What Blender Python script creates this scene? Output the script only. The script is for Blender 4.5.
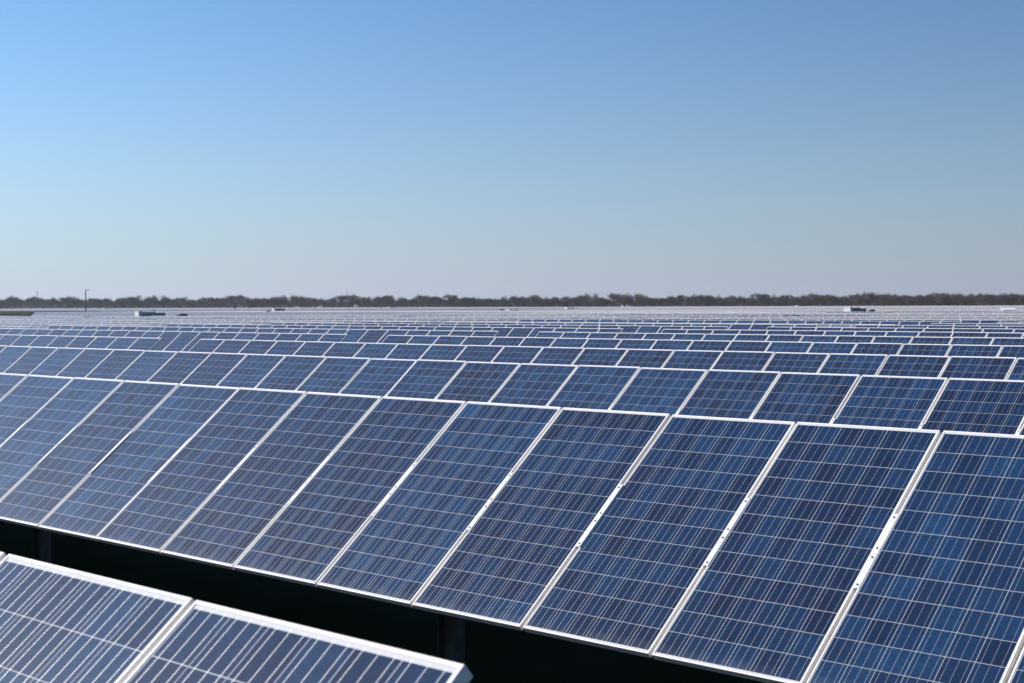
import bpy, bmesh, math, random
from mathutils import Vector, Matrix

for o in list(bpy.data.objects):
    bpy.data.objects.remove(o, do_unlink=True)
SC = bpy.context.scene
C = SC.collection
random.seed(7)

# ------------------------------------------------------------------ camera
CAM_H = 2.8
PITCH, ROLL = 0.024416, -0.003438
cam_data = bpy.data.cameras.new('camera')
cam_data.sensor_width = 36.0
cam_data.lens = 36.0 * 1438.2 / 1024.0
cam_data.clip_start = 0.05
cam_data.clip_end = 20000
cam_data.dof.use_dof = True
cam_data.dof.focus_distance = 14.0
cam_data.dof.aperture_fstop = 7.0
cam = bpy.data.objects.new('camera', cam_data)
C.objects.link(cam)
F = Vector((0, math.cos(PITCH), -math.sin(PITCH)))
R0 = Vector((1, 0, 0))
D0 = F.cross(R0)
cr, sr = math.cos(ROLL), math.sin(ROLL)
Rc = R0 * cr - D0 * sr
Dc = R0 * sr + D0 * cr
m = Matrix.Identity(4)
for i in range(3):
    m[i][0] = Rc[i]; m[i][1] = -Dc[i]; m[i][2] = -F[i]
m[2][3] = CAM_H
cam.matrix_world = m
SC.camera = cam

# ------------------------------------------------------------------ light
SUN_EL = math.radians(32)
SUN_DIR = Vector((-math.cos(SUN_EL) * 0.966, math.cos(SUN_EL) * 0.26, math.sin(SUN_EL))).normalized()   # towards the sun
W_ = bpy.data.worlds.new('World')
SC.world = W_
W_.use_nodes = True
nt = W_.node_tree
nt.nodes.clear()
sky = nt.nodes.new('ShaderNodeTexSky')
sky.sky_type = 'NISHITA'
sky.sun_disc = False
sky.sun_elevation = SUN_EL
sky.sun_rotation = math.atan2(SUN_DIR.x, SUN_DIR.y)
sky.altitude = 100
sky.air_density = 1.0
sky.dust_density = 0.25
sky.ozone_density = 1.8
bg = nt.nodes.new('ShaderNodeBackground')
bg.inputs['Strength'].default_value = 0.09
wo = nt.nodes.new('ShaderNodeOutputWorld')
wb = nt.nodes.new('ShaderNodeMix'); wb.data_type = 'RGBA'; wb.blend_type = 'MULTIPLY'      # cool white balance
wb.inputs[0].default_value = 1.0; wb.inputs[7].default_value = (0.73, 1.02, 1.27, 1)
hs = nt.nodes.new('ShaderNodeHueSaturation'); hs.inputs['Saturation'].default_value = 1.14
nt.links.new(sky.outputs[0], hs.inputs['Color']); nt.links.new(hs.outputs[0], wb.inputs[6])
# sky colour scaled by angle from the sun, lower away from it
tc = nt.nodes.new('ShaderNodeTexCoord')
# pale haze lying low over the plain
sx = nt.nodes.new('ShaderNodeSeparateXYZ'); nt.links.new(tc.outputs['Generated'], sx.inputs[0])
el = nt.nodes.new('ShaderNodeMath'); el.operation = 'ABSOLUTE'; nt.links.new(sx.outputs[2], el.inputs[0])
ex = nt.nodes.new('ShaderNodeMath'); ex.operation = 'POWER'; ex.inputs[0].default_value = 0.00003; nt.links.new(el.outputs[0], ex.inputs[1])
hm = nt.nodes.new('ShaderNodeMath'); hm.operation = 'MULTIPLY'; hm.inputs[1].default_value = 0.9; nt.links.new(ex.outputs[0], hm.inputs[0])
hz = nt.nodes.new('ShaderNodeMix'); hz.data_type = 'RGBA'; hz.inputs[7].default_value = (5.15, 5.5, 7.15, 1)
nt.links.new(hm.outputs[0], hz.inputs[0]); nt.links.new(wb.outputs[2], hz.inputs[6])
dt = nt.nodes.new('ShaderNodeVectorMath'); dt.operation = 'DOT_PRODUCT'; dt.inputs[1].default_value = SUN_DIR
nt.links.new(tc.outputs['Generated'], dt.inputs[0])
c2 = nt.nodes.new('ShaderNodeMath'); c2.operation = 'MULTIPLY_ADD'      # a + b * cos
ps = nt.nodes.new('ShaderNodeMath'); ps.operation = 'MAXIMUM'; ps.inputs[1].default_value = -0.15; ps.use_clamp = False
nt.links.new(dt.outputs['Value'], ps.inputs[0])
pm = nt.nodes.new('ShaderNodeMath'); pm.operation = 'MINIMUM'; pm.inputs[1].default_value = 0.55
nt.links.new(ps.outputs[0], pm.inputs[0])
nt.links.new(pm.outputs[0], c2.inputs[0]); c2.inputs[1].default_value = 0.50; c2.inputs[2].default_value = 0.69
pl = nt.nodes.new('ShaderNodeVectorMath'); pl.operation = 'SCALE'
nt.links.new(hz.outputs[2], pl.inputs[0]); nt.links.new(c2.outputs[0], pl.inputs['Scale'])
nt.links.new(pl.outputs[0], bg.inputs[0])
nt.links.new(bg.outputs[0], wo.inputs[0])

sl = bpy.data.lights.new('sun', 'SUN')
sl.energy = 5.0
sl.angle = math.radians(0.53)
sl.color = (1.0, 0.935, 0.85)
so = bpy.data.objects.new('sun', sl)
so.rotation_euler = SUN_DIR.to_track_quat('Z', 'Y').to_euler()
so.location = (0, 0, 60)
C.objects.link(so)

SC.view_settings.view_transform = 'Standard'
SC.view_settings.look = 'None'
SC.view_settings.gamma = 1
SC.view_settings.exposure = 0.35
SC.view_settings.use_curve_mapping = False

# ------------------------------------------------------------------ helpers
def mat(name, col, rough=0.6, metal=0.0, spec=0.5):
    M = bpy.data.materials.new(name)
    M.use_nodes = True
    b = M.node_tree.nodes['Principled BSDF']
    b.inputs['Base Color'].default_value = (*col, 1)
    b.inputs['Roughness'].default_value = rough
    b.inputs['Metallic'].default_value = metal
    b.inputs['Specular IOR Level'].default_value = spec
    return M

def noisy(name, c1, c2, scale, rough=0.8, detail=6, c3=None, scale3=1.0):
    M = mat(name, c1, rough, spec=0.25)
    t = M.node_tree; N = t.nodes; Lk = t.links
    geo = N.new('ShaderNodeNewGeometry')
    no = N.new('ShaderNodeTexNoise'); no.inputs['Scale'].default_value = scale; no.inputs['Detail'].default_value = detail
    Lk.new(geo.outputs['Position'], no.inputs['Vector'])
    r = N.new('ShaderNodeValToRGB')
    r.color_ramp.elements[0].position = 0.35; r.color_ramp.elements[0].color = (*c1, 1)
    r.color_ramp.elements[1].position = 0.65; r.color_ramp.elements[1].color = (*c2, 1)
    Lk.new(no.outputs[0], r.inputs[0])
    out = r.outputs[0]
    if c3:
        n3 = N.new('ShaderNodeTexNoise'); n3.inputs['Scale'].default_value = scale3; n3.inputs['Detail'].default_value = 4
        Lk.new(geo.outputs['Position'], n3.inputs['Vector'])
        r3 = N.new('ShaderNodeMapRange'); r3.inputs[1].default_value = 0.45; r3.inputs[2].default_value = 0.62
        Lk.new(n3.outputs[0], r3.inputs[0])
        mx = N.new('ShaderNodeMix'); mx.data_type = 'RGBA'
        Lk.new(r3.outputs[0], mx.inputs[0]); Lk.new(out, mx.inputs[6]); mx.inputs[7].default_value = (*c3, 1)
        out = mx.outputs[2]
    Lk.new(out, N['Principled BSDF'].inputs['Base Color'])
    return M

class MB:
    def __init__(s):
        s.v = []; s.f = []; s.m = []; s.uv = {}
    def quad(s, a, b, c, d, mi=0, uv=None):
        i = len(s.v); s.v += [a, b, c, d]; s.f.append((i, i+1, i+2, i+3)); s.m.append(mi)
        if uv: s.uv[len(s.f)-1] = uv
    def box(s, x0, x1, y0, y1, z0, z1, mi=0, M=None):
        i = len(s.v)
        p = [(x, y, z) for z in (z0, z1) for y in (y0, y1) for x in (x0, x1)]
        if M: p = [tuple(M @ Vector(q)) for q in p]
        s.v += p
        for q in ((0,2,3,1), (4,5,7,6), (0,1,5,4), (2,6,7,3), (0,4,6,2), (1,3,7,5)):
            s.f.append(tuple(i+k for k in q)); s.m.append(mi)
    def tube(s, p, q, r0, r1=None, n=8, mi=0, cap=True):
        r1 = r0 if r1 is None else r1
        p, q = Vector(p), Vector(q); d = (q-p).normalized()
        a = d.orthogonal().normalized(); b = d.cross(a); i = len(s.v)
        for c_, r in ((p, r0), (q, r1)):
            for k in range(n):
                t = 2*math.pi*k/n
                s.v.append(tuple(c_ + a*math.cos(t)*r + b*math.sin(t)*r))
        for k in range(n):
            j = (k+1) % n
            s.f.append((i+k, i+j, i+n+j, i+n+k)); s.m.append(mi)
        if cap:
            s.f.append(tuple(i+k for k in reversed(range(n)))); s.m.append(mi)
            s.f.append(tuple(i+n+k for k in range(n))); s.m.append(mi)
    def mesh(s, name, mats, bevel=0, smooth=False):
        me = bpy.data.meshes.new(name)
        me.from_pydata(s.v, [], s.f)
        if not isinstance(mats, (list, tuple)): mats = [mats]
        for q in mats: me.materials.append(q)
        me.polygons.foreach_set('material_index', s.m)
        if s.uv:
            L = me.uv_layers.new(name='UVMap')
            for fi, uv in s.uv.items():
                p = me.polygons[fi]
                for li, w in zip(p.loop_indices, uv): L.data[li].uv = w
        if bevel:
            bm = bmesh.new(); bm.from_mesh(me)
            bmesh.ops.bevel(bm, geom=list(bm.edges), offset=bevel, segments=1, affect='EDGES')
            bm.to_mesh(me); bm.free()
        if smooth:
            for p in me.polygons: p.use_smooth = True
        me.update()
        return me

def link(name, me, parent=None, loc=(0,0,0), rot=(0,0,0)):
    o = bpy.data.objects.new(name, me); C.objects.link(o)
    o.location = loc; o.rotation_euler = rot
    if parent: o.parent = parent
    return o

def tag(o, label=None, cat=None, group=None, kind=None):
    if label: o['label'] = label
    if cat: o['category'] = cat
    if group: o['group'] = group
    if kind: o['kind'] = kind
    return o

def empty(name, loc, rz=0):
    o = bpy.data.objects.new(name, None); o.empty_display_size = .3
    C.objects.link(o); o.location = loc; o.rotation_euler = (0, 0, rz)
    return o

# ------------------------------------------------------------------ field layout
YAW = -0.7636314
RV = Vector((math.cos(YAW), math.sin(YAW)))          # along a row
NV = Vector((-math.sin(YAW), math.cos(YAW)))         # from row to row
TILT = 0.681139
MODW, MODL, PITCHW = 0.984, 1.956, 1.0072193
ROW_S, ROW_D = 5.838203, 7.929066
U0, SKEW, GAPW, NMOD = -29.031146, 0.102054, 1.673887, 27
TOP_Z = CAM_H - 0.746527
HL = MODL / 2
ZC = TOP_Z - HL * math.sin(TILT)
PERIOD = NMOD * PITCHW + GAPW

def un(u, n): return RV * u + NV * n

def smooth_ramp(x, a, b):
    t = min(1, max(0, (x-a)/(b-a))); return t*t*(3-2*t)
def ground_z(n):
    return -0.50 * smooth_ramp(n, 120, 205) + 0.85 * smooth_ramp(n, 300, 500)
def gz(x, y): return ground_z(NV.x*x + NV.y*y)

# ------------------------------------------------------------------ ground
ns = [-2400, -600, -200, -60] + [i*6.0 for i in range(-5, 90)] + [600, 700, 900, 1300, 1800, 2500]
us = [-2500, -2000] + [i*60.0 for i in range(-24, 20)] + [1800, 2500]
g = MB()
for n in ns:
    for u in us:
        p = un(u, n); g.v.append((p.x, p.y, ground_z(n)))
nu = len(us)
for i in range(len(ns)-1):
    for j in range(nu-1):
        g.f.append((i*nu+j, i*nu+j+1, (i+1)*nu+j+1, (i+1)*nu+j)); g.m.append(0)
M_ground = noisy('winter_grass_soil', (0.015, 0.018, 0.009), (0.032, 0.034, 0.017), 0.35, 0.95, 8, (0.034, 0.027, 0.016), 0.03)
tag(link('ground', g.mesh('ground', M_ground)), kind='structure')

# gravel service road beyond the second block
M_ground.node_tree.nodes['Principled BSDF'].inputs['Specular IOR Level'].default_value = 0.0
M_road = noisy('gravel', (0.16, 0.145, 0.12), (0.24, 0.22, 0.19), 1.2, 0.95)
g = MB()
rn0, rn1 = 404, 410
uu = [-1300 + 50*i for i in range(30)]
for a, b in zip(uu[:-1], uu[1:]):
    q = []
    for u, n in ((a, rn0), (b, rn0), (b, rn1), (a, rn1)):
        p = un(u, n); q.append((p.x, p.y, ground_z(n) + 0.02 + (0.012 if False else 0)))
    g.quad(*q)
tag(link('gravel_road', g.mesh('gravel_road', M_road)), kind='structure')

# ------------------------------------------------------------------ panel materials
def pv_material(name='polycrystalline_glass', greying=None):
    M = bpy.data.materials.new(name)
    M.use_nodes = True
    t = M.node_tree; N = t.nodes; Lk = t.links
    b = N['Principled BSDF']
    def math_(op, a, c=None, d=None):
        n = N.new('ShaderNodeMath'); n.operation = op
        for k, v in enumerate((a, c, d)):
            if v is None: continue
            if isinstance(v, (int, float)): n.inputs[k].default_value = v
            else: Lk.new(v, n.inputs[k])
        return n.outputs[0]
    uv = N.new('ShaderNodeUVMap'); uv.uv_map = 'UVMap'
    sep = N.new('ShaderNodeSeparateXYZ'); Lk.new(uv.outputs[0], sep.inputs[0])
    # uv are metres from the centre of the module; the cell pitch is 0.159
    cx = math_('ADD', math_('DIVIDE', sep.outputs[0], 0.159), 3.0)
    cy = math_('ADD', math_('DIVIDE', sep.outputs[1], 0.159), 6.0)
    fx = math_('FRACT', cx); fy = math_('FRACT', cy)
    ix = math_('FLOOR', cx); iy = math_('FLOOR', cy)
    def dist_edge(f): return math_('MINIMUM', f, math_('SUBTRACT', 1.0, f))
    gapx = math_('LESS_THAN', dist_edge(fx), 0.0100)
    gapy = math_('LESS_THAN', dist_edge(fy), 0.0100)
    inx = math_('LESS_THAN', math_('ABSOLUTE', math_('SUBTRACT', cx, 3.0)), 2.99)
    iny = math_('LESS_THAN', math_('ABSOLUTE', math_('SUBTRACT', cy, 6.0)), 5.99)
    inside = math_('MULTIPLY', inx, iny)
    f3 = math_('FRACT', math_('MULTIPLY', fx, 3.0))
    bus = math_('LESS_THAN', math_('ABSOLUTE', math_('SUBTRACT', f3, 0.5)), 0.0165)
    inside_y = math_('LESS_THAN', math_('ABSOLUTE', math_('SUBTRACT', cy, 6.0)), 6.04)
    bus = math_('MULTIPLY', math_('MULTIPLY', bus, inx), inside_y)
    gap = math_('MAXIMUM', gapx, gapy)
    margin = math_('SUBTRACT', 1.0, inside)
    # cell colour
    oi = N.new('ShaderNodeObjectInfo')
    comb = N.new('ShaderNodeCombineXYZ')
    Lk.new(ix, comb.inputs[0]); Lk.new(iy, comb.inputs[1])
    Lk.new(math_('MULTIPLY', oi.outputs['Random'], 97.0), comb.inputs[2])
    wn = N.new('ShaderNodeTexWhiteNoise'); wn.noise_dimensions = '3D'; Lk.new(comb.outputs[0], wn.inputs['Vector'])
    off = N.new('ShaderNodeVectorMath'); off.operation = 'SCALE'
    Lk.new(wn.outputs['Color'], off.inputs[0]); off.inputs['Scale'].default_value = 40
    add = N.new('ShaderNodeVectorMath'); add.operation = 'ADD'
    Lk.new(uv.outputs[0], add.inputs[0]); Lk.new(off.outputs[0], add.inputs[1])
    vo = N.new('ShaderNodeTexVoronoi'); vo.inputs['Scale'].default_value = 75; Lk.new(add.outputs[0], vo.inputs['Vector'])
    vsep = N.new('ShaderNodeSeparateColor'); Lk.new(vo.outputs['Color'], vsep.inputs[0])
    # streaky batches over a panel: some cells lighter
    lo = N.new('ShaderNodeTexNoise'); lo.inputs['Scale'].default_value = 2.3; lo.inputs['Detail'].default_value = 3
    mp = N.new('ShaderNodeVectorMath'); mp.operation = 'ADD'
    sc = N.new('ShaderNodeCombineXYZ'); Lk.new(math_('MULTIPLY', oi.outputs['Random'], 31.0), sc.inputs[0]); Lk.new(math_('MULTIPLY', oi.outputs['Random'], 57.0), sc.inputs[1])
    Lk.new(uv.outputs[0], mp.inputs[0]); Lk.new(sc.outputs[0], mp.inputs[1]); Lk.new(mp.outputs[0], lo.inputs['Vector'])
    v = math_('ADD', math_('MULTIPLY', wn.outputs['Value'], 0.44), math_('MULTIPLY', vsep.outputs[0], 0.22))
    v = math_('ADD', v, math_('MULTIPLY', math_('SUBTRACT', lo.outputs[0], 0.5), 0.45))
    v = math_('ADD', v, math_('MULTIPLY', math_('SUBTRACT', oi.outputs['Random'], 0.5), 0.35))
    cr_ = N.new('ShaderNodeValToRGB')
    e = cr_.color_ramp.elements
    e[0].position = 0.0; e[0].color = (0.0070, 0.0140, 0.041, 1)
    e[1].position = 1.0; e[1].color = (0.0140, 0.0720, 0.160, 1)
    k = cr_.color_ramp.elements.new(0.45); k.color = (0.0085, 0.0300, 0.084, 1)
    Lk.new(v, cr_.inputs[0])
    m1 = N.new('ShaderNodeMix'); m1.data_type = 'RGBA'
    Lk.new(gap, m1.inputs[0]); Lk.new(cr_.outputs[0], m1.inputs[6]); m1.inputs[7].default_value = (0.42, 0.43, 0.44, 1)
    m2 = N.new('ShaderNodeMix'); m2.data_type = 'RGBA'
    Lk.new(bus, m2.inputs[0]); Lk.new(m1.outputs[2], m2.inputs[6]); m2.inputs[7].default_value = (0.44, 0.45, 0.46, 1)
    m2b = N.new('ShaderNodeMix'); m2b.data_type = 'RGBA'
    Lk.new(margin, m2b.inputs[0]); Lk.new(m2.outputs[2], m2b.inputs[6]); m2b.inputs[7].default_value = (0.58, 0.585, 0.60, 1)
    Lk.new(math_('MULTIPLY', bus, 0.75), b.inputs['Metallic'])
    # a thin film of dust on the glass
    dn = N.new('ShaderNodeTexNoise'); dn.inputs['Scale'].default_value = 5; dn.inputs['Detail'].default_value = 8
    geo = N.new('ShaderNodeNewGeometry'); Lk.new(geo.outputs['Position'], dn.inputs['Vector'])
    edge = N.new('ShaderNodeMapRange'); edge.inputs[1].default_value = -0.88; edge.inputs[2].default_value = -0.967
    edge.inputs[3].default_value = 0.0; edge.inputs[4].default_value = 0.30
    Lk.new(sep.outputs[1], edge.inputs[0])
    dust = math_('MULTIPLY', dn.outputs[0], math_('ADD', 0.016, math_('MULTIPLY', edge.outputs[0], dn.outputs[0])))
    m3 = N.new('ShaderNodeMix'); m3.data_type = 'RGBA'
    Lk.new(dust, m3.inputs[0]); Lk.new(m2b.outputs[2], m3.inputs[6]); m3.inputs[7].default_value = (0.40, 0.38, 0.34, 1)
    last = m3.outputs[2]
    if greying:      # paler modules: base colour mixed evenly towards grey
        m4 = N.new('ShaderNodeMix'); m4.data_type = 'RGBA'; m4.inputs[0].default_value = greying
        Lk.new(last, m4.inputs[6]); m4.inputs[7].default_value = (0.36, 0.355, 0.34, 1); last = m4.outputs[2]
    Lk.new(last, b.inputs['Base Color'])
    b.inputs['Roughness'].default_value = 0.45
    b.inputs['Specular IOR Level'].default_value = 0.05
    b.inputs['Coat Weight'].default_value = 0.8
    b.inputs['Coat Roughness'].default_value = 0.08
    b.inputs['Coat IOR'].default_value = 1.45
    return M
M_pv = pv_material()
M_pv_pale = pv_material('pale_glass', 0.40)
M_frame = noisy('anodised_aluminium', (0.73, 0.70, 0.68), (0.81, 0.78, 0.76), 3.0, 0.45, 5)
M_frame.node_tree.nodes['Principled BSDF'].inputs['Specular IOR Level'].default_value = 0.5
M_clamp = noisy('galvanised_plate', (0.60, 0.59, 0.57), (0.74, 0.73, 0.71), 9.0, 0.5, 5)
M_back = mat('white_backsheet', (0.7, 0.7, 0.7), 0.7)
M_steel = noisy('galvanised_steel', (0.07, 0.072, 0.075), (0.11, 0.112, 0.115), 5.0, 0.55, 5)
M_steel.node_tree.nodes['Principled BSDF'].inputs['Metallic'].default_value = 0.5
M_bolt = mat('bolt_steel', (0.12, 0.12, 0.12), 0.4, 0.8)
M_black = mat('black_plastic', (0.02, 0.02, 0.02), 0.5)

HW = MODW/2
# laminate: glass on top, white backsheet below
g = MB()
gx, gy, zt = HW-0.011, HL-0.011, -0.0025
g.quad((-gx,-gy,zt), (gx,-gy,zt), (gx,gy,zt), (-gx,gy,zt), 0, [(-gx,-gy), (gx,-gy), (gx,gy), (-gx,gy)])
g.quad((-gx,gy,zt-0.006), (gx,gy,zt-0.006), (gx,-gy,zt-0.006), (-gx,-gy,zt-0.006), 1)
g.box(-0.06, 0.06, HL-0.22, HL-0.08, zt-0.030, zt-0.0065, 2)          # junction box
me_laminate = g.mesh('laminate', [M_pv, M_back, M_black])
g = MB()
fw = 0.012
g.box(-HW, HW, HL-fw, HL, -0.040, 0)
g.box(-HW, HW, -HL, -HL+fw, -0.040, 0)
g.box(-HW, -HW+fw, -HL+fw, HL-fw, -0.040, 0)
g.box(HW-fw, HW, -HL+fw, HL-fw, -0.040, 0)
me_frame = g.mesh('frame', M_frame, bevel=0.0012)
# clamp plate with four bolts and the rail under it
g = MB()
c0 = HL-1.270; c1 = HL-0.700
g.box(-0.019, 0.019, c0, c1, 0.0008, 0.0035, 0)
for yy in (c0+0.025, c0+0.23, c1-0.27, c1-0.03):
    g.tube((0, yy, 0.0035), (0, yy, 0.008), 0.0055, n=6, mi=1)
g.box(-0.035, 0.035, c0-0.05, c1+0.05, -0.085, -0.042, 0)
me_clamp = g.mesh('clamp_plate', [M_clamp, M_bolt])
# torque tube
LT = NMOD * PITCHW
g = MB()
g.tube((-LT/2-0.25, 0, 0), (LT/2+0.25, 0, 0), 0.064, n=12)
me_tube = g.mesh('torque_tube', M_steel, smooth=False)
# I-section post with bearing
g = MB()
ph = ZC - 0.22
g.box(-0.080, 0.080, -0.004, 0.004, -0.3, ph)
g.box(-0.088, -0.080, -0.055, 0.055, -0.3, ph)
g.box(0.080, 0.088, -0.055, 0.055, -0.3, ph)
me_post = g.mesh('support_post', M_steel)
g = MB()
g.tube((-0.05, 0, 0), (0.05, 0, 0), 0.095, n=14)
g.box(-0.05, 0.05, -0.09, 0.09, -0.13, -0.06)
me_bearing = g.mesh('bearing', M_steel)

TUBE_OFF = Vector((0, 0.150*math.sin(TILT), -0.150*math.cos(TILT)))
POSTS = (3.50, 9.50, 15.50, 21.50, 25.50)
GROUP = 'solar tables standing in long parallel rows'

def make_table():
    t = empty('solar_table', (0,0,0))
    for i in range(NMOD):
        x = -LT/2 + (i+0.5)*PITCHW
        p = link('solar_panel', me_laminate, t, (x, 0, ZC), (TILT, 0, 0))
        link('frame', me_frame, p)
        if i < NMOD-1:
            link('clamp_plate', me_clamp, t, (x+PITCHW/2, 0, ZC), (TILT, 0, 0))
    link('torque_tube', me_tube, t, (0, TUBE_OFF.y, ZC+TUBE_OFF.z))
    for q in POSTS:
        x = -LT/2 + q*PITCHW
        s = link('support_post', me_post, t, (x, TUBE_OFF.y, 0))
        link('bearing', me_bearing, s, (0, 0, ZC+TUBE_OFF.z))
    return t
def copy_tree(o, parent=None):
    c = o.copy(); C.objects.link(c); c.parent = parent
    for ch in kids.get(o.name, []): copy_tree(ch, c)
    return c
def jitter(root, rnd):
    for ch in root_children(root):
        if ch.name.startswith('solar_panel'):
            ch.location.z += rnd.uniform(-0.002, 0.002)
            ch.location.y += rnd.uniform(-0.0035, 0.0035)
            ch.rotation_euler = (TILT + rnd.uniform(-0.0012, 0.0012), rnd.uniform(-0.0015, 0.0015), 0)
def root_children(r): return [o for o in C.objects if o.parent == r]

me_laminate_pale = me_laminate.copy(); me_laminate_pale.materials[0] = M_pv_pale
# simple far table as one mesh
def far_geo(g, M=None):
    Rx = Matrix.Translation((0, 0, ZC)) @ Matrix.Rotation(TILT, 4, 'X')
    T = (M @ Rx) if M else Rx
    for i in range(NMOD):
        x = -LT/2 + (i+0.5)*PITCHW
        g.box(x-HW, x+HW, -HL, HL, -0.040, 0, 1, T)
        q = [T @ Vector(v) for v in ((x-gx,-gy,0.0025), (x+gx,-gy,0.0025), (x+gx,gy,0.0025), (x-gx,gy,0.0025))]
        g.quad(*[tuple(v) for v in q], 0, [(-gx,-gy), (gx,-gy), (gx,gy), (-gx,gy)])
    B = M if M else Matrix.Identity(4)
    g.tube(B @ Vector((-LT/2, TUBE_OFF.y, ZC+TUBE_OFF.z)), B @ Vector((LT/2, TUBE_OFF.y, ZC+TUBE_OFF.z)), 0.064, n=4, mi=2)
    for q in POSTS:
        x = -LT/2 + q*PITCHW
        g.box(x-0.07, x+0.07, TUBE_OFF.y-0.05, TUBE_OFF.y+0.05, -0.3, ZC-0.15, 2, B)
g = MB(); far_geo(g)
me_far = g.mesh('solar_table', [M_pv_pale, M_frame, M_steel])
me_far_dark = me_far.copy(); me_far_dark.materials[0] = M_pv

# ---- which tables exist
STATIONS = [  # x, y (m) on the ground; heading along the row-to-row direction
    (-75.6, 300.0), (71.5, 300.0), (0.8, 450.0), (-253.0, 900.0), (-112.0, 690.0), (-58.0, 700.0), (23.0, 560.0), (125.0, 625.0)]
def px_of(x, y): return 512 + 1438*x/max(y, 1)
# the second block is pegged out from its own corner
B_EDGE = -411.5
B_SHIFT = (B_EDGE - (U0 + SKEW*35)) % PERIOD
tabs = []
for k in range(0, 97):
    n = ROW_D + (k-1)*ROW_S
    for j in range(-46, 8):
        u = U0 + SKEW*(k-3) + j*PERIOD
        if 216 <= n <= 300: u += B_SHIFT
        uc = u + LT/2
        a, b = un(u, n), un(u+LT, n); c = un(uc, n)
        if max(a.y, b.y) < 0.5: continue
        # inside the view with some margin to either side
        vis = False
        for p in (a, c, b, (a+c)/2, (b+c)/2):
            if p.y > 1 and abs(p.x) < 0.356*p.y + 14: vis = True
        if not vis and not (k <= 6 and j == 1): continue
        if c.y > 1000: continue
        # blocks: open ground and tracks between them
        if n > 70 and uc < -128 and n < 216: continue           # meadow and station yard on the left
        if 300 < n < 431 and uc < -330: continue                # track between second and third block
        if 216 <= n <= 300 and u < B_EDGE - 8: continue    # meadow on the far left
        if 94.0 < n < 99.5 or 141 < n < 147 : continue           # cross tracks
        hit = False
        for sx, sy in STATIONS:
            for p in (a, (a+c)/2, c, (b+c)/2, b):
                if abs(p.x-sx) < 9 and abs(p.y-sy) < 9: hit = True
        if hit: continue
        if c.y > 196 and c.y < 300 and (abs(px_of(c.x, c.y) - 858) < 34 or abs(px_of(c.x, c.y) - 1008) < 40): continue   # yard before the right-hand station
        tabs.append((c.length, k, j, uc, n, c))
tabs.sort(key=lambda q: q[0])

ORD = ['front', 'second', 'third', 'fourth', 'fifth', 'sixth', 'seventh', 'eighth', 'ninth', 'tenth', 'eleventh', 'twelfth', 'thirteenth', 'fourteenth']
def side_words(j):
    if j == 0: return 'just right of the open gap'
    if j == -1: return 'just left of the open gap'
    if j > 0: return ['second', 'third', 'fourth'][j-1] + ' right of the open gap'
    return ['second', 'third', 'fourth', 'fifth', 'sixth', 'seventh'][-j-2] + ' left of the open gap'
def table_label(k, j):
    if k == 0: return 'nearest solar table, cropped at the bottom left, its end frame showing' if j == 0 else 'solar table beyond the end of the nearest one'
    if k == 1 and j == 0: return 'large solar table running across the whole foreground'
    if k == 2 and j == 0: return 'solar table directly behind the large foreground one'
    return 'solar table in the %s row back, %s' % (ORD[k], side_words(j))

def pale_modules(k, j): return (k >= 5 and j <= -2) or k >= 10 or (k == 9 and j <= -1)  # tables whose modules get the greyer base colour
proto = make_table()
kids = {}
for o in C.objects:
    if o.parent: kids.setdefault(o.parent.name, []).append(o)
rnd = random.Random(3)
first = True
detailed = 0; single = 0
far = MB()
for idx, (dd, k, j, uc, n, c) in enumerate(tabs):
    z = ground_z(n)
    if k == 0: c = c + RV*0.014
    if k <= 9:
        t = proto if first else copy_tree(proto)
        first = False
        t.location = (c.x - NV.x*HL*math.cos(TILT), c.y - NV.y*HL*math.cos(TILT), z)
        t.rotation_euler = (0, 0, YAW)
        if pale_modules(k, j):
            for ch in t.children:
                if ch.name.startswith('solar_panel'): ch.data = me_laminate_pale
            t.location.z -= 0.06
        tag(t, table_label(k, j), 'solar table', GROUP)
        detailed += 1
    elif detailed + single < 300:
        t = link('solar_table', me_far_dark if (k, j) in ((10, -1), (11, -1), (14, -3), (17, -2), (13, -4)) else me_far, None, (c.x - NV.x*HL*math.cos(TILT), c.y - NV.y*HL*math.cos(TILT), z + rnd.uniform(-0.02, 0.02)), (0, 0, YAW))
        if k <= 12 and j >= -6: tag(t, table_label(k, j), 'solar table', GROUP)
        else: tag(t, 'distant solar table behind the twelfth row, seen as a thin pale frame edge', 'solar table', GROUP)
        single += 1
    else:
        M = Matrix.Translation((c.x - NV.x*HL*math.cos(TILT), c.y - NV.y*HL*math.cos(TILT), z + rnd.uniform(-0.012, 0.012))) @ Matrix.Rotation(YAW, 4, 'Z')
        far_geo(far, M)
tag(link('far_solar_tables', far.mesh('far_solar_tables', [M_pv_pale, M_frame, M_steel])), 'far rows of solar tables merging into pale bands below the treeline', 'solar tables', kind='stuff')
print('tables', detailed, single, len(tabs)-detailed-single)
for o in list(C.objects):
    if o.parent and o.name.startswith('solar_panel'):
        o.location.z += rnd.uniform(-0.003, 0.003)
        o.location.y += rnd.uniform(-0.005, 0.005)
        o.rotation_euler = (TILT + rnd.uniform(-0.0015, 0.0015), rnd.uniform(-0.0012, 0.0012), 0)

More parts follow.
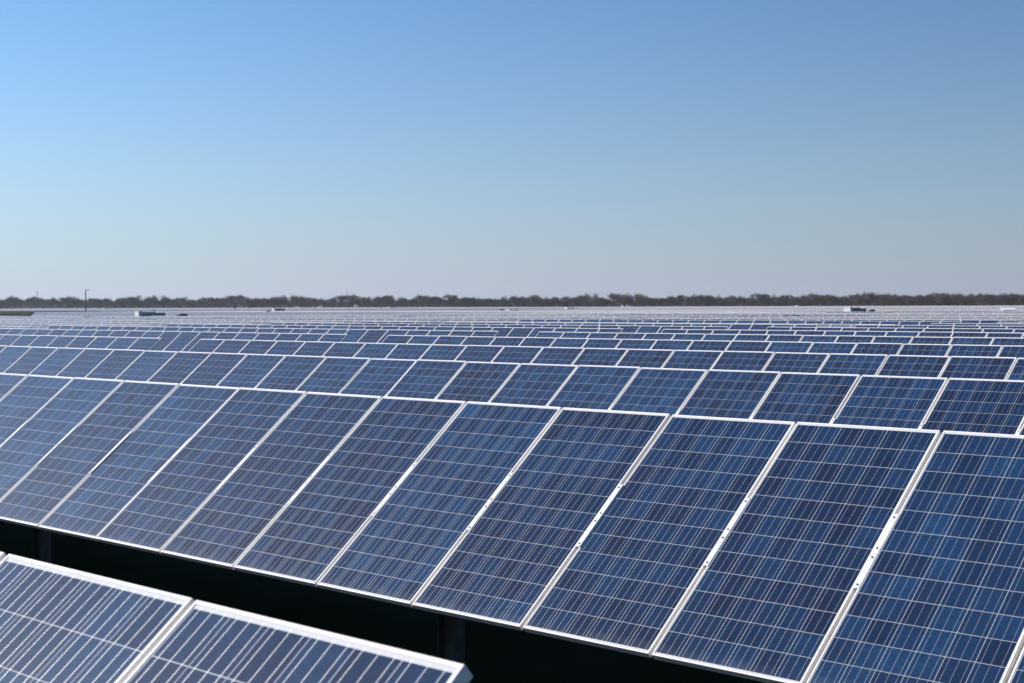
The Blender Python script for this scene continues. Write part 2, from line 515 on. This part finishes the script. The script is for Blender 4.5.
# a short table of dark modules in the cross track
p = un(-82.6, 141.2)
st = empty('solar_table', (p.x, p.y, ground_z(141.2) + 0.12), YAW)
for i in range(8):
    q = link('solar_panel', me_laminate, st, ((i-3.5)*PITCHW, 0, ZC), (TILT, 0, 0)); link('frame', me_frame, q)
g = MB(); g.tube((-4.2, 0, 0), (4.2, 0, 0), 0.064, n=8); link('torque_tube', g.mesh('torque_tube', M_steel), st, (0, TUBE_OFF.y, ZC+TUBE_OFF.z))
for x in (-3, 0, 3): link('support_post', me_post, st, (x, TUBE_OFF.y, 0))
tag(st, 'short strip of eight dark panels in front of the blue grey station on the right', 'solar table', GROUP)

# ------------------------------------------------------------------ inverter stations
M_white = noisy('white_cabinet_paint', (0.72, 0.72, 0.71), (0.80, 0.80, 0.79), 1.5, 0.5)
M_teal = noisy('grey_green_cabinet_paint', (0.20, 0.30, 0.335), (0.26, 0.36, 0.395), 1.2, 0.55)
M_blueg = noisy('blue_grey_cabinet_paint', (0.10, 0.14, 0.21), (0.13, 0.18, 0.26), 1.2, 0.55)
M_dark = mat('dark_cabinet_paint', (0.012, 0.014, 0.012), 0.6)
M_olive = mat('olive_cabinet_paint', (0.09, 0.10, 0.06), 0.6)
M_conc = noisy('concrete', (0.30, 0.29, 0.27), (0.38, 0.37, 0.34), 2.0, 0.9)
def make_station(loc, body, label):
    up = 0.6 if loc[0] > 60 and loc[1] < 400 else 0.0      # one stands on a raised plinth
    t = empty('inverter_station', (*loc, gz(*loc)+up), YAW)
    g = MB(); g.box(-1.1, 1.1, -3.6, 3.6, -0.1-up, 0.18); link('concrete_pad', g.mesh('concrete_pad', M_conc), t)
    g = MB(); g.box(-0.75, 0.75, -3.0, -2.25, 0.18, 2.32); g.box(-0.8, 0.8, -3.05, -2.2, 2.32, 2.38)
    w = link('switch_cabinet', g.mesh('switch_cabinet', M_white), t)
    g = MB(); g.box(-0.76, -0.752, -2.96, -2.66, 0.3, 2.2); g.box(-0.76, -0.752, -2.6, -2.3, 0.3, 2.2)
    link('cabinet_door', g.mesh('cabinet_door', M_white), w)
    g = MB(); g.box(-0.8, 0.8, -2.2, 1.0, 0.18, 2.10); g.box(-0.84, 0.84, -2.2, 1.04, 2.10, 2.16)
    b = link('inverter_cabinet', g.mesh('inverter_cabinet', body), t)
    g = MB()
    for q in range(3):
        for s in range(7):
            y0 = -2.05 + q*1.0
            g.box(-0.825, -0.802, y0, y0+0.8, 0.5+s*0.2, 0.58+s*0.2)
    link('louvre', g.mesh('louvre', M_dark), b)
    g = MB(); g.box(-0.75, 0.75, 1.35, 3.35, 0.18, 1.95); g.box(-0.8, 0.8, 1.3, 3.4, 1.95, 2.0)
    link('transformer', g.mesh('transformer', body), t)
    g = MB()
    for s in range(9): g.box(-0.92, -0.752, 1.5+s*0.2, 1.54+s*0.2, 0.5, 1.9)
    link('cooling_fin', g.mesh('cooling_fin', M_dark), t)
    g = MB(); g.tube((0, 1.17, 0.18), (0, 1.17, 2.55), 0.05); g.box(-0.12, 0.12, 1.05, 1.29, 2.55, 2.7)
    link('antenna_post', g.mesh('antenna_post', M_dark), t)
    return tag(t, label, 'inverter station', 'inverter stations out in the field')
SL = ['white and grey green inverter station in the open yard on the left',
      'white and blue grey inverter station among the rows on the right',
      'dark inverter station just below the treeline near the centre',
      'tiny white inverter station at the foot of the trees right of the tall pole',
      'tiny inverter station at the treeline above the left part of the field',
      'tiny white inverter station at the treeline left of the centre',
      'tiny inverter station at the treeline just right of the centre',
      'small pale inverter station at the treeline left of the blue grey one']
for i, (s, l) in enumerate(zip(STATIONS, SL)):
    st_ = make_station(s, (M_teal, M_blueg, M_dark, M_white, M_blueg, M_white, M_white, M_blueg)[i], l)

def make_aux(loc, w, label, top):
    t = empty('auxiliary_transformer', (*loc, gz(*loc)), 0)
    z0 = 0
    g = MB(); g.box(-w/2-0.2, w/2+0.2, -0.9, 0.9, -0.1, 0.15); link('concrete_pad', g.mesh('concrete_pad', M_conc), t)
    g = MB(); g.box(-w*0.14, w/2, -0.7, 0.7, 0.15, top); g.box(-w*0.16, w/2+0.03, -0.75, 0.75, top, top+0.06)
    link('tank', g.mesh('tank', M_dark), t)
    g = MB(); g.box(-w/2, -w*0.145, -0.6, 0.6, 0.15, top-0.15)
    for s in range(5): g.box(-w/2+0.06+s*0.1, -w/2+0.09+s*0.1, -0.7, -0.602, 0.3, top-0.3)
    link('cable_box', g.mesh('cable_box', M_olive), t)
    return tag(t, label, 'transformer', 'small dark transformers beside the stations')
make_aux((-68.3, 298.0), 1.9, 'small dark transformer right of the grey green station', 1.75)
make_aux((74.9, 300.0), 1.3, 'small black transformer right of the blue grey station', 2.3)
make_aux((-3.2, 450.0), 1.1, 'small dark transformer left of the dark station near the centre', 2.35)
make_aux((-67.8, 400.0), 1.1, 'small dark transformer between rows on the left half of the field', 2.3)

# white shelter on the right
t = empty('equipment_shelter', (102.5, 297.0, gz(102.5, 297.0)), 0)
g = MB(); g.box(-1.35, 1.35, -0.75, 0.75, 0, 2.1); link('wall', g.mesh('wall', M_white), t)
g = MB(); g.box(-1.5, 1.5, -0.85, 0.85, -0.04, 0.04, 0, Matrix.Translation((0, 0, 2.42)) @ Matrix.Rotation(0.30, 4, 'X')); link('roof', g.mesh('roof', M_white), t)
g = MB(); g.box(-0.4, 0.4, -0.78, -0.752, 0.05, 1.65); link('door', g.mesh('door', M_blueg), t)
tag(t, 'low white equipment shelter with a sloping roof among the rows at the far right', 'shelter')

# ------------------------------------------------------------------ poles and masts
M_wood = noisy('weathered_pole', (0.045, 0.040, 0.036), (0.075, 0.068, 0.060), 2.0, 0.9)
x, y = -207.3, 700.0
t = empty('light_pole', (x, y, gz(x, y)))
g = MB(); g.tube((0,0,-0.5), (0,0,11.9), 0.30, 0.22, n=10); link('pole', g.mesh('pole', M_wood), t)
g = MB(); g.tube((0,0,11.6), (1.2,0,11.8), 0.09); link('arm', g.mesh('arm', M_steel), t)
g = MB(); g.box(0.8, 1.8, -0.25, 0.25, 11.65, 11.95); link('lamp_head', g.mesh('lamp_head', M_steel), t)
tag(t, 'tall dark pole with a small lamp arm rising above the left treeline', 'light pole')
x, y = -96.3, 500.0
t = empty('weather_post', (x, y, gz(x, y)))
g = MB(); g.tube((0,0,-0.3), (0,0,3.6), 0.10, 0.08); link('pole', g.mesh('pole', M_wood), t)
g = MB(); g.box(-0.2, 0.2, -0.15, 0.15, 2.9, 3.5); link('sensor_box', g.mesh('sensor_box', M_dark), t)
tag(t, 'short dark post with a box on top in the left half field', 'post')
def mast(px, y, h, label):
    x = (px-512)/1438*y
    t = empty('radio_mast', (x, y, gz(x, y)))
    g = MB()
    for a in range(3):
        c_, s_ = math.cos(a*2.094), math.sin(a*2.094)
        g.tube((c_*0.5, s_*0.5, 0), (c_*0.25, s_*0.25, h), 0.13, n=5)
    for q in range(int(h/1.5)):
        for a in range(3):
            r = 0.5-0.25*q*1.5/h
            p0 = (math.cos(a*2.094)*r, math.sin(a*2.094)*r, q*1.5); p1 = (math.cos(a*2.094+2.094)*r, math.sin(a*2.094+2.094)*r, q*1.5+1.5)
            g.tube(p0, p1, 0.06, n=4, cap=False)
    link('lattice', g.mesh('lattice', M_steel), t)
    g = MB(); g.tube((0,0,h-0.5), (0,0,h+2.5), 0.12, 0.05, n=5); link('antenna', g.mesh('antenna', M_steel), t)
    tag(t, label, 'mast')
mast(37.6, 1700, 22.5, 'thin distant mast above the trees at the far left')
mast(347.3, 1900, 23.0, 'thin distant mast above the trees left of the centre')

# ------------------------------------------------------------------ farm buildings in the trees
M_roof = mat('pale_metal_roof', (0.33, 0.32, 0.31), 0.5)
M_wallb = noisy('painted_wall', (0.35, 0.33, 0.31), (0.45, 0.43, 0.40), 1.0, 0.8)
def line_y(px): return 1120 - 0.26*px      # the treeline stands nearer on the right
def barn(px, y, z, w, label, wall=None, h=2.6):
    y = line_y(px) + 6; x = (px-512)/1438*y
    t = empty('farm_building', (x, y, gz(x, y)), 0.2)
    h = h*0.75 + z*0.8; w *= 0.75
    g = MB(); g.box(-w/2, w/2, -3, 3, -0.5, h); link('wall', g.mesh('wall', wall or M_wallb), t)
    g = MB()
    v = [(-w/2-0.3,-3.4,h+0.01), (w/2+0.3,-3.4,h+0.01), (w/2+0.3,3.4,h+0.01), (-w/2-0.3,3.4,h+0.01), (-w/2-0.3,0,h+1.5), (w/2+0.3,0,h+1.5)]
    g.v = v; g.f = [(0,1,5,4), (2,3,4,5), (0,4,3), (1,2,5), (3,2,1,0)]; g.m = [0]*5
    link('roof', g.mesh('roof', M_roof), t)
    g = MB(); g.box(-0.6, 0.6, -3.03, -3.002, 0, 2.0); link('door', g.mesh('door', M_dark), t)
    tag(t, label, 'building')
barn(29, 1010, 0, 2.2, 'tiny pale shed among the trees at the far left')
barn(297, 940, 0, 4.0, 'low pale farm shed leftmost of the three left of centre', h=1.9)
barn(313.5, 940, 0, 1.6, 'narrow white shed between two farm sheds in the trees', h=2.4)
barn(320.5, 940, 0, 4.2, 'white farm shed rightmost of the three left of centre', h=2.2)
barn(356.5, 930, 2.2, 3.4, 'pale building high in the trees below the second mast', h=1.2)
barn(626, 900, 0, 6.0, 'long pale shed in the trees right of the centre', h=2.6)

# ------------------------------------------------------------------ trees
def bark(name, c1, c2): 
    return noisy(name, c1, c2, 0.25, 0.95, 4)
M_trunk = mat('bark', (0.045, 0.040, 0.036), 0.9)
M_twigs = [bark('bare_twigs', (0.0748, 0.0528, 0.0418), (0.132, 0.096, 0.076)),
           bark('bare_twigs_grey', (0.088, 0.0688, 0.0593), (0.154, 0.12, 0.1026)),
           bark('bare_twigs_brown', (0.0748, 0.0464, 0.0334), (0.1276, 0.084, 0.0608))]
M_ever = bark('dark_cedar', (0.018, 0.024, 0.016), (0.035, 0.042, 0.026))
def add_twigs(g, c, rad, count, rn, ln=(0.7, 1.6), wd=(0.05, 0.13), updir=0.5):
    for _ in range(count):
        d = Vector((rn.gauss(0,1), rn.gauss(0,1), rn.gauss(0,1))).normalized()
        rr = rn.random()**0.45
        p = c + Vector((d.x*rad.x, d.y*rad.y, d.z*rad.z)) * rr
        dr = (d + Vector((rn.gauss(0,.5), rn.gauss(0,.5), updir+rn.gauss(0,.4)))).normalized()
        L = rn.uniform(*ln); w = rn.uniform(*wd)
        s = dr.cross(Vector((rn.gauss(0,1), rn.gauss(0,1), rn.gauss(0,1)))).normalized()*w
        i = len(g.v)
        q = p + dr*L
        g.v += [tuple(p-s), tuple(p+s), tuple(q)]
        g.f.append((i, i+1, i+2)); g.m.append(0)
def tree_mesh(seed, H, wid, open_=False):
    rn = random.Random(seed)
    tr = MB(); cr = MB()
    tr.tube((0,0,-0.4), (0,0,H*0.35), 0.30, 0.22, n=7)
    tips = []
    def grow(p, d, L, r, lev):
        q = p + d*L
        (tr if lev < 2 else cr).tube(p, q, r, r*0.6, n=5 if lev < 2 else 3, cap=False)
        tips.append((q, lev))
        if lev >= 4: return
        for _ in range(rn.choice((2,3,3))):
            nd = (d + Vector((rn.gauss(0,.55)*wid, rn.gauss(0,.55)*wid, rn.gauss(0.12,.25)))).normalized()
            grow(q if rn.random() < .6 else p+d*L*rn.uniform(.5,.9), nd, L*rn.uniform(.6,.85), r*0.6, lev+1)
    for a in range(4):
        t = a*1.57+rn.uniform(-.5,.5)
        grow(Vector((0,0,H*rn.uniform(.18,.33))), Vector((math.cos(t)*.65*wid, math.sin(t)*.65*wid, 1)).normalized(), H*0.25, 0.16, 0)
    for q, lev in tips:
        if lev >= 2:
            add_twigs(cr, q, Vector((.8,.8,.7))*(.7 if open_ else 1.0), 5 if open_ else 6, rn, wd=(0.03, 0.08) if open_ else (0.035, 0.09))
    # normalise the height
    top = max(v[2] for v in cr.v)
    s = H/top
    for b in (tr, cr): b.v = [(v[0]*s, v[1]*s, v[2]*s) for v in b.v]
    return tr, cr
kinds = []
for i in range(8):
    tr, cr = tree_mesh(40+i, 9.0, 1.0 if i % 2 else 1.25, open_=(i in (6,7)))
    kinds.append((tr.mesh('trunk', M_trunk), cr.mesh('crown', M_twigs[i % 3])))
def place_tree(x, y, H, kind, label, group, rz=0.0, wide=1.0):
    t = empty('bare_tree', (x, y, gz(x, y)), rz)
    s = H/9.0
    for nm, me in (('trunk', kinds[kind][0]), ('crown', kinds[kind][1])):
        o = link(nm, me, t); o.scale = (s*wide, s*wide, s)
    tag(t, label, 'tree', group)
def line_y(px): return 1120 - 0.26*px      # the treeline stands nearer on the right
TG = 'bare trees along the edge of the field'
special = {  # px: (height, kind, wide, label)
    131: (11.2, 1, 1.35, 'broad round bare tree, the biggest left of the grey green station'),
    72: (9.9, 6, 1.0, 'thin topped bare tree just left of the tall pole'),
    451: (11.6, 7, 0.9, 'tall open bare tree standing out left of the centre'),
    466: (9.4, 3, 1.1, 'dark bushy bare tree beside the tall open one left of centre'),
    676: (10.2, 5, 1.3, 'broad bare tree hump right of the centre'),
    860: (10.4, 4, 1.0, 'pointed bare tree above the blue grey station'),
    949: (11.3, 6, 1.0, 'tall open crowned bare tree right of the blue grey station'),
    990: (10.9, 7, 0.9, 'tall bare tree left of the forked one at the far right'),
    1010: (11.6, 6, 1.0, 'tall forked bare tree at the far right'),
}
for px, (H, kd, wd, lab) in special.items():
    y = line_y(px) - 6
    place_tree((px-512)/1438*y, y, (H + 0.8)*y/1000, kd, lab, TG, px*0.7, wd)
rn = random.Random(11)
px = -60.0
while px < 1090:
    y = line_y(px) + rn.uniform(-12, 25)
    H = (10.0 + 1.3*smooth_ramp(px, 500, 1000) + 0.4*math.sin(px*0.031) + 0.3*math.sin(px*0.11) + rn.uniform(-1.3, 1.3)) * y/1000 
    kd = rn.randrange(8)
    if kd > 5: H += rn.uniform(0.6, 1.9)
    place_tree((px-512)/1438*y, y, H, kd, 'bare grey brown winter tree standing in the long treeline', TG, rn.uniform(0, 6.28), rn.uniform(.9, 1.3))
    px += rn.uniform(6, 10.5)
# the wood behind: brush and further trees that read as one mass
g = MB()
rn = random.Random(5)
px = -90.0
while px < 1120:
    for row in range(3):
        y = line_y(px) + 18 + row*22 + rn.uniform(-8, 8)
        x = (px-512)/1438*y
        H = (7.0 + 1.3*smooth_ramp(px, 500, 1000) + 0.4*math.sin(px*0.031) + rn.uniform(-1.0, 0.8)) * y/1000
        add_twigs(g, Vector((x, y, gz(x,y) + H*0.5)), Vector((3.6, 3.0, H*0.5)), 190, rn, (0.8, 1.8), (0.08, 0.19))
    px += 3.6
tag(link('woodland', g.mesh('woodland', M_twigs[0])), 'dense leafless brush and woodland behind the first trees', 'woodland', kind='stuff')
# a dark cedar or two
def cedar(px, H, label):
    y = line_y(px) - 12; x = (px-512)/1438*y
    t = empty('cedar_tree', (x, y, gz(x, y)))
    g = MB(); g.tube((0,0,-0.3), (0,0,H*0.6), 0.22, 0.1); link('trunk', g.mesh('trunk', M_trunk), t)
    g = MB(); rn = random.Random(int(px))
    for i in range(8):
        f = i/8; add_twigs(g, Vector((0,0,H*(0.15+0.75*f))), Vector((1,1,.6))*(2.2*(1-f)+.4), 160, rn, (0.4, 0.9), (0.08, 0.18))
    link('crown', g.mesh('crown', M_ever), t)
    tag(t, label, 'tree', 'dark cedars in the treeline')
cedar(192, 5.6, 'small dark cedar in the treeline right of the grey green station')
cedar(566, 6.4, 'dark cedar in the treeline right of the centre')
cedar(251, 5.0, 'small dark cedar in the treeline right of the short post')

# ------------------------------------------------------------------ air
HAZE = 0.00010
g = MB(); g.box(-3600, 3600, -3600, 3600, -4.0, 45.0)
Mh = bpy.data.materials.new('haze'); Mh.use_nodes = True
t_ = Mh.node_tree; t_.nodes.clear()
o_ = t_.nodes.new('ShaderNodeOutputMaterial'); v_ = t_.nodes.new('ShaderNodeVolumePrincipled')
v_.inputs['Color'].default_value = (0.86, 0.92, 1.0, 1); v_.inputs['Density'].default_value = HAZE; v_.inputs['Anisotropy'].default_value = 0.3
t_.links.new(v_.outputs[0], o_.inputs['Volume'])
tag(link('haze', g.mesh('haze', Mh)), kind='stuff')
